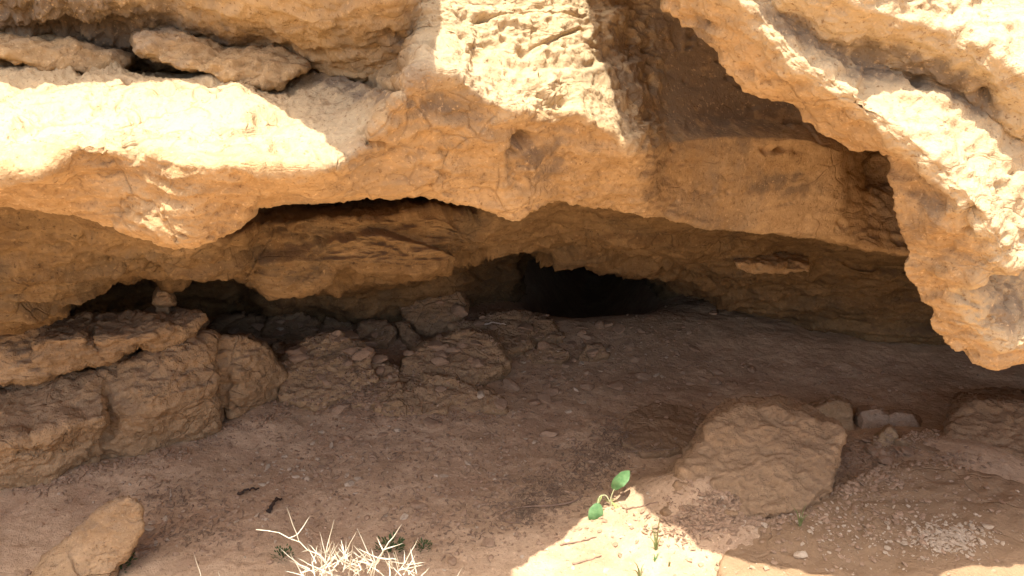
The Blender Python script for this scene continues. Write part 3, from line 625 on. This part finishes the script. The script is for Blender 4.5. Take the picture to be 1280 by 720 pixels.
def stone_mesh(name, seed, flat=.55, long=1.3, sub=2, mat=None, jag=.35):
    bm = bmesh.new(); bmesh.ops.create_icosphere(bm, subdivisions=sub, radius=1)
    V = np.array([v.co[:] for v in bm.verts])
    V = V * (1 + jag * fbm(V * 1.1 + seed * 3.1, 3, seed)[:, None])
    for k in range(5):                                     # broken faces
        r_ = np.random.default_rng(seed * 10 + k); nrm_ = r_.normal(size=3); nrm_ /= np.linalg.norm(nrm_)
        dd = V @ nrm_ - r_.uniform(.45, .75); V = V - np.maximum(dd, 0)[:, None] * nrm_
    V *= np.array([long, 1, flat])
    for v, c in zip(bm.verts, V): v.co = c
    me = bpy.data.meshes.new(name); bm.to_mesh(me); bm.free()
    if mat: me.materials.append(mat)
    return me

# single stones, each a thing
M_BROWNST = stone('brown_pebble', (.27, .18, .11), (.36, .24, .15), (.45, .31, .20), scale=8, bump=.4, cracks=0, seams=0)
PM = {'pale': [stone_mesh('pale_stone', k, .5, 1.35, 2, M_PALEST) for k in range(5)], 'brown': [stone_mesh('brown_stone', 20 + k, .6, 1.3, 2, M_BROWNST) for k in range(6)]}
def pebble(u, v, px, kind, label=None, group=None):
    q = lie(u, v)
    if q is None: return
    r = px * .5 * np.linalg.norm(q - np.array(EYE)) / F
    o = bpy.data.objects.new('stone' if label else 'pebble', random.choice(PM[kind])); COL.objects.link(o)
    o.location = q + np.array([0, 0, .18 * r]); o.rotation_euler = (random.uniform(-.3, .3), random.uniform(-.3, .3), random.uniform(0, 6.28))
    o.scale = (r, r * random.uniform(.75, 1.1), r * random.uniform(.8, 1.2))
    tag(o, label or ('small pale stone chip scattered on the cave floor' if kind == 'pale' else 'small brown stone scattered on the cave floor'), 'stone' if label else 'pebble',
        group or (None if label else ('pale stone chips on the floor' if kind == 'pale' else 'brown stones on the floor')))
for a in [(711, 515, 8, 'pale', 'round whitish stone between the central rock and the flat slab'), (686, 543, 21, 'brown', 'oval flat brown stone lying below the round whitish stone'),
          (541, 530, 22, 'brown', 'thin flat stone lying in front of the central rock'), (188, 661, 12, 'pale', 'small tan stone beside the tilted slab at bottom left'),
          (426, 514, 20, 'brown', 'long tan stone lying left of the central rock'), (461, 510, 12, 'brown', 'squat tan stone at the left foot of the central rock'),
          (437, 605, 13, 'pale', 'knobbly white stone out on the bare dirt above the dry thorns'), (602, 495, 15, 'pale', 'white chip lying on the ridge of the central rock'),
          (610, 680, 15, 'brown', 'brown stone near the edge of the sunlit ground'), (565, 702, 14, 'brown', 'flat brown stone right of the dry thorns'), (523, 632, 18, 'brown', 'low brown stone sunk in the dirt left of the curved root'),
          (1012, 622, 7, 'pale', 'white pebble at the foot of the wedge-shaped boulder'), (1000, 696, 14, 'pale', 'pale flat chip at the sunlit lower corner of the worn slab'),
          (740, 578, 10, 'brown', 'stone among the dark litter strip above the seedling'), (890, 572, 9, 'brown', 'small stone leaning on the left of the wedge-shaped boulder'), (868, 437, 14, 'brown', 'dim stone far back on the right of the cave floor')]:
    pebble(*a)
for u, v, ru, rv, n, lo, hi, pal in [(365, 585, 40, 22, 10, 4, 9, .8), (470, 560, 120, 40, 26, 3, 9, .3), (620, 560, 120, 40, 24, 3, 8, .35), (560, 640, 110, 40, 22, 3, 9, .3), (260, 650, 100, 40, 16, 3, 8, .3),
                                     (690, 470, 70, 40, 22, 3, 8, .3), (840, 430, 110, 45, 24, 3, 10, .2), (440, 500, 30, 30, 14, 4, 10, .2), (1180, 672, 55, 22, 26, 3, 9, .95), (1080, 660, 110, 40, 22, 3, 8, .6),
                                     (950, 560 + 70, 60, 18, 12, 3, 7, .4), (1100, 575, 60, 22, 16, 3, 8, .4), (700, 690, 70, 25, 9, 3, 7, .7), (420, 410, 110, 40, 22, 4, 12, .15), (560, 560, 220, 60, 34, 3, 8, .3), (800, 480, 130, 40, 22, 3, 8, .3)]:
    for _ in range(n):
        pebble(u + ru * random.gauss(0, .55), v + rv * random.gauss(0, .55), random.uniform(lo, hi) if random.random() < .8 else hi, 'pale' if random.random() < pal else 'brown')

for u, v, ru, rv, n, lo, hi in [(430, 440, 60, 50, 20, 10, 26), (590, 425, 60, 25, 12, 9, 20), (690, 480, 70, 30, 14, 9, 22), (330, 405, 50, 16, 9, 10, 22), (840, 470, 80, 30, 8, 8, 18), (540, 430, 150, 45, 26, 9, 24), (720, 420, 90, 25, 12, 8, 18), (1110, 560, 40, 20, 7, 9, 18), (480, 540, 120, 25, 8, 8, 16)]:
    for _ in range(n):
        pebble(u + ru * random.gauss(0, .55), v + rv * random.gauss(0, .55), random.uniform(lo, hi), 'brown', 'fist-sized brown rubble stone among the rocks of the cave floor', 'rubble stones on the cave floor')
# gravel and litter: nobody could count them
ICO = None
def scatter(name, zones, mat, sub, smin, smax, flat, label):
    bm = bmesh.new(); bmesh.ops.create_icosphere(bm, subdivisions=1, radius=1)
    V0 = np.array([v.co[:] for v in bm.verts]); F0 = np.array([[v.index for v in f.verts] for f in bm.faces]); bm.free()
    Vs, Fs, o = [], [], 0
    for u, v, ru, rv, n in zones:
        for _ in range(n):
            q = lie(u + ru * rng.normal() * .55, v + rv * rng.normal() * .55, .3)
            if q is None: continue
            r = smin + (smax - smin) * rng.random() ** 3
            W = V0 * (1 + .25 * rng.normal(size=(len(V0), 1))) * np.array([1.3, 1, flat]) * r
            a = rng.uniform(0, 6.28); ca, sa = math.cos(a), math.sin(a)
            tl = rng.normal() * .4
            W = W @ np.array([[ca, sa, 0], [-sa, ca, 0], [0, 0, 1]]); W[:, 2] += tl * W[:, 0]
            Vs.append(W + q + np.array([0, 0, .3 * r])); Fs.append(F0 + o); o += len(V0)
    ob = link(name, mesh_np(name, np.concatenate(Vs), np.concatenate(Fs), False), mat)
    return tag(ob, label, name.replace('_', ' '), kind='stuff')
ZALL = [(450, 580, 330, 90, 800), (650, 600, 200, 70, 500), (750, 440, 180, 60, 700), (1050, 640, 220, 70, 600), (430, 450, 130, 60, 600), (1050, 480, 200, 40, 250), (230, 640, 180, 60, 400)]
ZB = [(x_, y_, 26, 7, 130) for x_, y_ in [(40, 612), (80, 600), (120, 586), (165, 580), (210, 568), (255, 552), (300, 535), (335, 520), (365, 505), (410, 508), (450, 498), (500, 520), (560, 520), (610, 520), (850, 660), (900, 655), (950, 650), (1000, 642), (1045, 612), (1060, 570), (60, 720), (170, 690), (1150, 545), (1190, 575)]]
ZGR = ZB + [(925, 632, 55, 22, 900), (1075, 585, 55, 22, 900), (1100, 560, 50, 16, 400), (455, 500, 25, 30, 350), (870, 655, 40, 22, 300), (880, 540, 14, 26, 160), (600, 400, 60, 14, 300)]
scatter('gravel', ZGR + [(a, b, c, d_, int(n * 1.7)) for a, b, c, d_, n in ZALL], M_BROWNST, 1, .0015, .009, .55, 'fine brown gravel collected between the rocks')
scatter('stone_grit', [(a, b, c, d_, n // 4) for a, b, c, d_, n in ZALL] + [(1185, 672, 45, 18, 700), (1100, 670, 120, 40, 200), (930, 630, 50, 18, 120), (365, 582, 45, 20, 60)], M_PALEST, 1, .0015, .006, .5, 'pale stone grit sprinkled over dirt and slab')
def litter(name, zones, mat, label):
    paths = []
    for u, v, ru, rv, n in zones:
        for _ in range(int(n * .6)):
            q = lie(u + ru * rng.normal() * .62, v + rv * rng.normal() * .62, .3)
            if q is None: continue
            L = .006 + .024 * rng.random() ** 2; a = rng.uniform(0, 6.28)
            e = np.array([math.cos(a) * L, math.sin(a) * L, rng.normal() * .15 * L])
            q = q + np.array([0, 0, .003 + .008 * rng.random()])
            r = .0006 + .0013 * rng.random()
            paths.append(([q - e / 2, q + rng.normal(size=3) * L * .08, q + e / 2], [r, r * 1.1, r * .6]))
    V, Fq = tube(paths, 4)
    return tag(link(name, mesh_np(name, V, Fq), mat), label, 'litter', kind='stuff')
ZL = [(768, 545, 24, 26, 420), (740, 580, 40, 24, 700), (690, 615, 50, 22, 700), (650, 640, 40, 18, 400), (800, 562, 50, 10, 220), (640, 480, 120, 60, 500), (560, 660, 70, 30, 250), (470, 570, 120, 40, 350), (250, 665, 60, 22, 320), (210, 625, 60, 16, 220), (930, 630, 60, 22, 350), (850, 660, 40, 22, 150), (800, 440, 120, 50, 350), (430, 470, 60, 50, 350)]
litter('plant_litter', ZL, M_DARKST, 'dark dry plant litter drifted in a strip across the dirt')
scatter('dirt_crumbs', [(a, b, c * 1.15, d_ * 1.15, n // 3) for a, b, c, d_, n in ZL] + [(500, 590, 300, 80, 500)], M_DARKST, 1, .0015, .006, .5, 'crumbs of dark dirt along the litter strip')

# sticks and roots
M_ROOT = plain('dry_root', (.20, .13, .085), (.32, .22, .15)); M_BLACK = plain('dark_wood', (.03, .02, .015), (.07, .045, .03)); M_PALEWOOD = plain('pale_wood', (.45, .36, .26), (.58, .48, .36))
def stick(pix, r, mat, name, label, up=.0, cat='stick'):
    P_ = [lie(u, v, .0) for u, v in pix]; P_ = [q + np.array([0, 0, r + up * math.sin(math.pi * i / max(1, len(P_) - 1))]) for i, q in enumerate(P_) if q is not None]
    if len(P_) < 2: return
    C_ = curve_pts(P_, 14); C_ += rng.normal(size=C_.shape) * r * .35
    V, Fq = tube([(C_, np.linspace(r, r * .45, 14))], 6)
    base = V.mean(0); o = link(name, mesh_np(name, V - base, Fq), mat); o.location = base
    return tag(o, label, cat)
stick([(784, 566), (812, 564), (840, 562), (866, 559), (890, 555)], .003, M_ROOT, 'root', 'thin straight root lying across the flat slab foot', cat='root')
stick([(728, 621), (715, 630), (690, 636), (660, 637), (640, 640), (628, 648), (634, 656), (652, 654)], .0035, M_ROOT, 'root', 'curved root hooked at its left end in the dirt below the litter', .01, 'root')
stick([(336, 643), (341, 636), (346, 630), (352, 626)], .007, M_BLACK, 'stick', 'short blackened stick above the dry thorns', .012)
stick([(213, 628), (213.5, 612)], .003, M_PALEWOOD, 'stick', 'short pale stick right of the tilted slab')
stick([(298, 619), (312, 616), (325, 612)], .005, M_BLACK, 'stick', 'dark forked twig left of the blackened stick', .008)
stick([(606, 407), (618, 407), (632, 407)], .005, M_PALEWOOD, 'stick', 'thin white stick behind the central rock', .01)
stick([(700, 682), (722, 678), (746, 672)], .003, M_ROOT, 'root', 'root showing in the sunlit dirt, nearest the dark litter', cat='root')
stick([(782, 638), (800, 634), (822, 628)], .003, M_ROOT, 'root', 'root in the sunlit dirt just right of the green seedling', cat='root')
stick([(716, 706), (735, 701), (752, 695)], .003, M_ROOT, 'root', 'lowest root in the sunlit dirt near the bottom edge', cat='root')

# ------------------------------------------------------------------ plants
M_LEAF = plain('green_leaf', (.10, .21, .075), (.17, .30, .12), 60, .6, .3); M_LEAFY = plain('yellow_leaf', (.30, .38, .12), (.42, .48, .18), 60, .6, .3); M_STEM = plain('pale_stem', (.42, .44, .22), (.5, .5, .3))
M_WEED = plain('weed_leaf', (.045, .075, .025), (.09, .13, .05), 80, .8, .2); M_GRASS = plain('grass_blade', (.13, .16, .05), (.24, .25, .1), 60, .7, .2)
M_THORN = plain('bleached_thorn', (.50, .46, .33), (.72, .68, .54), 45, .7)
def empty(name, loc, label, cat, group=None):
    o = bpy.data.objects.new(name, None); COL.objects.link(o); o.location = loc; o.empty_display_size = .05
    return tag(o, label, cat, group)
def leaf_mesh(spine, width, prof, side, cup=.15, notch=0):
    """blade along a spine of points; side = direction of its width"""
    C_ = curve_pts(spine, 14); side = np.asarray(side, float); n = 9
    Vs = []
    for i, c in enumerate(C_):
        t = i / 13; w = width * prof(t) * (1 + notch * math.sin(t * 21))
        tan = C_[min(i + 1, 13)] - C_[max(i - 1, 0)]; tan /= np.linalg.norm(tan) + 1e-9
        sd_ = side - tan * (side @ tan); sd_ /= np.linalg.norm(sd_); up = np.cross(sd_, tan)
        for j in range(n):
            k = j / (n - 1) * 2 - 1
            Vs.append(c + sd_ * w * k + up * (cup * w * k * k + .04 * w * math.sin(9 * k + 8 * t)))
    return np.array(Vs), grid_faces(14, n)
def child(name, par, V, Fq, mat, label=None):
    o = link(name, mesh_np(name, V - np.array(par.location), Fq), mat, par)
    if label: o['label'] = label
    return o
b0 = lie(764, 632); y0 = b0[1]
sl = empty('seedling', b0, 'green seedling with two round leaves at the edge of the sunlit ground', 'seedling')
U = lambda u, v, dy=0: un(u, v, y0 + dy)
V, Fq = tube([(curve_pts([b0 - [0, 0, .01], b0 + [0, 0, .01], U(763, 624)], 6), np.linspace(.003, .002, 6))], 6); child('stem', sl, V, Fq, M_STEM)
oval = lambda t: (math.sin(math.pi * min(1, t * 1.02 + .02)) ** .55) * (1 - .15 * t)
spat = lambda t: (.25 + .75 * sstep(.0, .45, t)) * (max(0, 1 - t ** 5)) ** .5
def petioled(pet, blade, width, side, mat, label=None, prof=oval, cup=.15):
    V, Fq = leaf_mesh(blade, width, prof, side, cup, .04); lf = child('leaf', sl, V, Fq, mat, label)
    if pet:
        V, Fq = tube([(curve_pts(pet, 8), np.linspace(.0022, .0015, 8))], 6)
        o = link('leaf_stalk', mesh_np('leaf_stalk', V - b0, Fq), M_STEM, lf)
petioled([U(763, 626), U(765, 618), U(768, 611)], [U(767, 612), U(773, 603, -.005), U(781, 595, .01), U(787, 588, .03)], .021, (.87, -.17, -.47), M_LEAF)
petioled([U(762, 627), U(757, 619), U(750, 620, -.01), U(747, 630, -.02)], [U(748, 629, -.02), U(746, 637, -.035), U(743, 648, -.045), U(741, 656, -.045)], .024, (1, .1, .1), M_LEAF)
petioled(None, [U(747, 630, -.015), U(749, 624, -.012), U(753, 619, -.01)], .006, (.9, -.3, .3), M_LEAFY, 'small pale green leaf')
petioled(None, [U(765, 628), U(772, 634, -.02), U(778, 644, -.03), U(779, 655, -.035)], .010, (.8, .2, .5), M_LEAFY, 'drooping yellow-green leaf', spat)
petioled(None, [U(763, 630), U(758, 625), U(755, 622)], .005, (.3, -.8, .5), M_LEAFY, 'young yellow-green leaf in the centre', spat)
petioled(None, [U(763, 630), U(766, 625, .01), U(770, 624, .02)], .006, (.3, -.8, .5), M_LEAFY, 'young yellow-green leaf in the centre', spat)

def tuft(pix, root, label, mat, name='grass_tuft', group=None, w=.0022):
    q = lie(*root)
    if q is None: return
    t = empty(name, q, label, 'grass', group)
    for (u, v) in pix:
        tip = un(u, v, q[1] + random.uniform(-.02, .04)); mid = (q + tip) / 2 + np.array([(u - root[0]) * -.0002, 0, .01])
        V, Fq = leaf_mesh([q - [0, 0, .005], mid, tip], w, lambda t_: max(.05, 1 - t_ ** 2), (1, .2, 0), .1)
        child('blade', t, V, Fq, mat)
tuft([(813, 652), (826, 642), (819, 660), (809, 670), (829, 668)], (820, 688), 'thin dry grass tuft in the shade right of the sunlit patch', M_GRASS)
tuft([(791, 700), (806, 703), (796, 708), (786, 712)], (800, 722), 'short grass tuft in the sunlit dirt at the bottom edge', M_GRASS)
tuft([(816, 692), (823, 697), (813, 698), (826, 690)], (819, 702), 'tiny green grass sprout below the thin dry tuft', M_LEAF)
tuft([(990, 632), (1000, 636), (1008, 628), (995, 645), (1012, 642)], (1000, 658), 'wispy dry grass in the gravel at the lower right of the wedge-shaped boulder', M_GRASS)
tuft([(836, 700), (842, 704), (830, 703)], (836, 708), 'smallest green sprout right of the tiny sprout', M_GRASS)
def weed(u, v, rpx, label, n=26):
    q = lie(u, v, .1)
    if q is None: return
    R_ = rpx * np.linalg.norm(q - np.array(EYE)) / F
    t = empty('weed', q, label, 'weed', None)
    Vs, Fs, o = [], [], 0
    for k in range(n * 3):
        a = random.uniform(0, 6.28); rr_ = R_ * math.sqrt(random.random()); h = random.uniform(.1, .9) * R_ * .8
        c = q + np.array([math.cos(a) * rr_, math.sin(a) * rr_, h]); e = np.array([math.cos(a), math.sin(a), random.uniform(.2, 1)]) * R_ * .3
        V, Fq = leaf_mesh([c, c + e * .5, c + e], R_ * .07, lambda t_: math.sin(math.pi * min(1, t_ + .05)), (-math.sin(a), math.cos(a), .2))
        Vs.append(V); Fs.append(Fq + o); o += len(V)
    child('leaf_cluster', t, np.concatenate(Vs), np.concatenate(Fs), M_WEED)
    V, Fq = tube([([q, q + np.array([random.gauss(0, .4) * R_, random.gauss(0, .4) * R_, R_ * .7])], [.0015, .0008]) for _ in range(7)], 4)
    child('stem', t, V, Fq, M_WEED)
weed(152, 711, 14, 'small green weed growing against the tilted slab at bottom left')
weed(354, 697, 11, 'small dark weed left of the dry thorns')
weed(488, 690, 16, 'dark green weed half hidden behind the dry thorns')
weed(529, 686, 10, 'faint dark weed just right of the dry thorns')

# dry thorn bush, rooted just below the picture
yb = 1.43
T = lambda u, v, dy=0: un(u, v, yb + dy)
root = np.array([T(440, 790)[0], yb, float(gz(np.array([T(440, 790)[0]]), np.array([yb]))[0])])
tb = empty('thorn_bush', root, 'bleached dry thorn bush with long straight spines at the bottom edge', 'thorn bush')
def thorn_branch(pix, r0, spikes):
    C_ = curve_pts([T(*k) for k in pix], 16)
    r0 *= .75; V, Fq = tube([(C_, np.linspace(r0, r0 * .45, 16))], 6); br = child('branch', tb, V, Fq, M_THORN)
    for (a, b) in spikes:
        A_, B_ = T(*a), T(*b)
        C2 = np.linspace(A_, B_, 5) + rng.normal(size=(5, 3)) * .0006
        V, Fq = tube([(C2, [r0 * .72, r0 * .62, r0 * .5, r0 * .33, r0 * .07])], 5)
        link('thorn', mesh_np('thorn', V - root, Fq), M_THORN, br)
def rs(cu, cv, n, l0, l1, dy=.06, up=-100, spread=75):
    o = []
    for _ in range(n):
        a = math.radians(up + random.uniform(-spread, spread)); L = random.uniform(l0, l1); d0 = random.uniform(-dy, dy)
        u0, v0 = cu + random.gauss(0, 9), cv + random.gauss(0, 8)
        o.append(((u0, v0, d0), (u0 + math.cos(a) * L, v0 + math.sin(a) * L, d0 + random.uniform(-.05, .05))))
    return o
RB = (440, 800, 0)
thorn_branch([RB, (420, 735, .02), (402, 695, .03), (385, 688, .03), (374, 677, .03), (362, 673, .03), (346, 665, .03), (320, 662, .03)], .0024,
             [((374, 677, .03), (358, 633, .03)), ((372, 668, .03), (388, 645, .05)), ((362, 673, .03), (374, 667, .03)), ((386, 688, .03), (376, 690, .0)), ((402, 696, .03), (385, 680, .06)), ((392, 702, .03), (397, 682, .05))])
thorn_branch([RB, (412, 740, 0), (407, 712, 0), (407, 690, 0)], .0026, [((407, 695, 0), (400, 665, 0)), ((407, 692, 0), (418, 649, .01)), ((409, 690, 0), (416, 676, -.02)), ((407, 706, 0), (390, 716, -.02)), ((407, 704, 0), (424, 690, .03))] + rs(408, 712, 9, 18, 40))
thorn_branch([RB, (425, 740, -.03), (415, 716, -.03), (430, 694, -.03)], .0024, [((430, 694, -.03), (446, 664, -.04)), ((430, 692, -.03), (427, 675, -.02)), ((424, 702, -.03), (442, 686, -.05)), ((418, 712, -.03), (405, 716, -.05))] + rs(420, 708, 7, 15, 32))
thorn_branch([RB, (462, 740, .03), (468, 708, .03), (462, 697, .03)], .0025, [((464, 700, .03), (446, 660, .03)), ((462, 697, .03), (449, 684, .0)), ((468, 708, .03), (440, 690, .04)), ((466, 704, .03), (455, 712, .0))] + rs(462, 708, 8, 15, 34))
thorn_branch([RB, (460, 745, -.02), (467, 708, -.02), (481, 686, -.02)], .0030, [((481, 686, -.02), (502, 655, -.03)), ((480, 687, -.02), (504, 679, -.05)), ((479, 688, -.02), (471, 672, 0)), ((474, 698, -.02), (490, 700, -.04)), ((470, 704, -.02), (458, 698, .0))] + rs(470, 706, 7, 15, 30))
thorn_branch([RB, (480, 745, .05), (495, 718, .05), (506, 704, .05)], .0026, [((506, 704, .05), (523, 672, .05)), ((508, 706, .05), (532, 703, .03)), ((500, 712, .05), (531, 706, .02)), ((498, 714, .05), (492, 690, .05)), ((506, 704, .05), (505, 688, .06)), ((502, 709, .05), (522, 718, .03))] + rs(500, 712, 9, 15, 34))
thorn_branch([RB, (405, 745, -.05), (382, 722, -.05), (375, 715, -.05)], .0022, [((378, 718, -.05), (362, 690, -.05)), ((380, 720, -.05), (355, 713, -.06)), ((376, 716, -.05), (398, 711, -.04))] + rs(385, 718, 6, 15, 34))
thorn_branch([RB, (350, 770, -.05), (280, 745, -.05), (256, 735, -.05)], .0022, [((256, 735, -.05), (242, 692, -.05)), ((280, 744, -.05), (273, 714, -.04)), ((300, 750, -.05), (290, 727, -.05))])
thorn_branch([RB, (510, 765, .03), (550, 745, .03), (566, 730, .03)], .0022, [((566, 730, .03), (578, 709, .03)), ((550, 745, .03), (545, 722, .05)), ((566, 730, .03), (588, 722, .03))])
thorn_branch([RB, (470, 760, -.05), (440, 722, -.05), (452, 712, -.05)], .0024, rs(450, 714, 12, 14, 34))
thorn_branch([RB, (430, 760, .04), (398, 724, .04), (402, 712, .04)], .0024, rs(400, 716, 10, 14, 38))
thorn_branch([RB, (490, 760, 0), (520, 726, 0), (516, 714, 0)], .0024, rs(512, 718, 8, 14, 30))
thorn_branch([RB, (440, 745, .06), (436, 716, .06), (440, 706, .06)], .0024, rs(438, 712, 12, 14, 36))

# ------------------------------------------------------------------ light
EL, AZ = 76.0, 0
SUN = np.array([.10, .22, -.97]); SUN /= np.linalg.norm(SUN)
sd = bpy.data.lights.new('sun', 'SUN'); sd.energy = 3.4; sd.angle = math.radians(.5); sd.color = (1, .955, .87)
so = bpy.data.objects.new('sun', sd); COL.objects.link(so); so.location = (0, 0, 8)
so.rotation_euler = Vector(SUN).to_track_quat('-Z', 'Y').to_euler()
wd = bpy.data.worlds.new('World'); S.world = wd; wd.use_nodes = True
wn = wd.node_tree; sky = wn.nodes.new('ShaderNodeTexSky'); sky.sky_type = 'NISHITA'; sky.sun_disc = False; sky.dust_density = 5.0; sky.ozone_density = .4; sky.air_density = .8
sky.sun_elevation = math.asin(-SUN[2]); sky.sun_rotation = math.atan2(-SUN[0], -SUN[1])
bg = wn.nodes['Background']; wn.links.new(sky.outputs[0], bg.inputs['Color']); bg.inputs['Strength'].default_value = .15
S.view_settings.view_transform = 'Standard'; S.view_settings.look = 'None'; S.view_settings.exposure = 1.5; S.view_settings.gamma = 1
S.render.engine = 'CYCLES'; S.cycles.use_denoising = True; S.cycles.max_bounces = 8; S.cycles.diffuse_bounces = 4
S.cycles.caustics_reflective = False; S.cycles.caustics_refractive = False
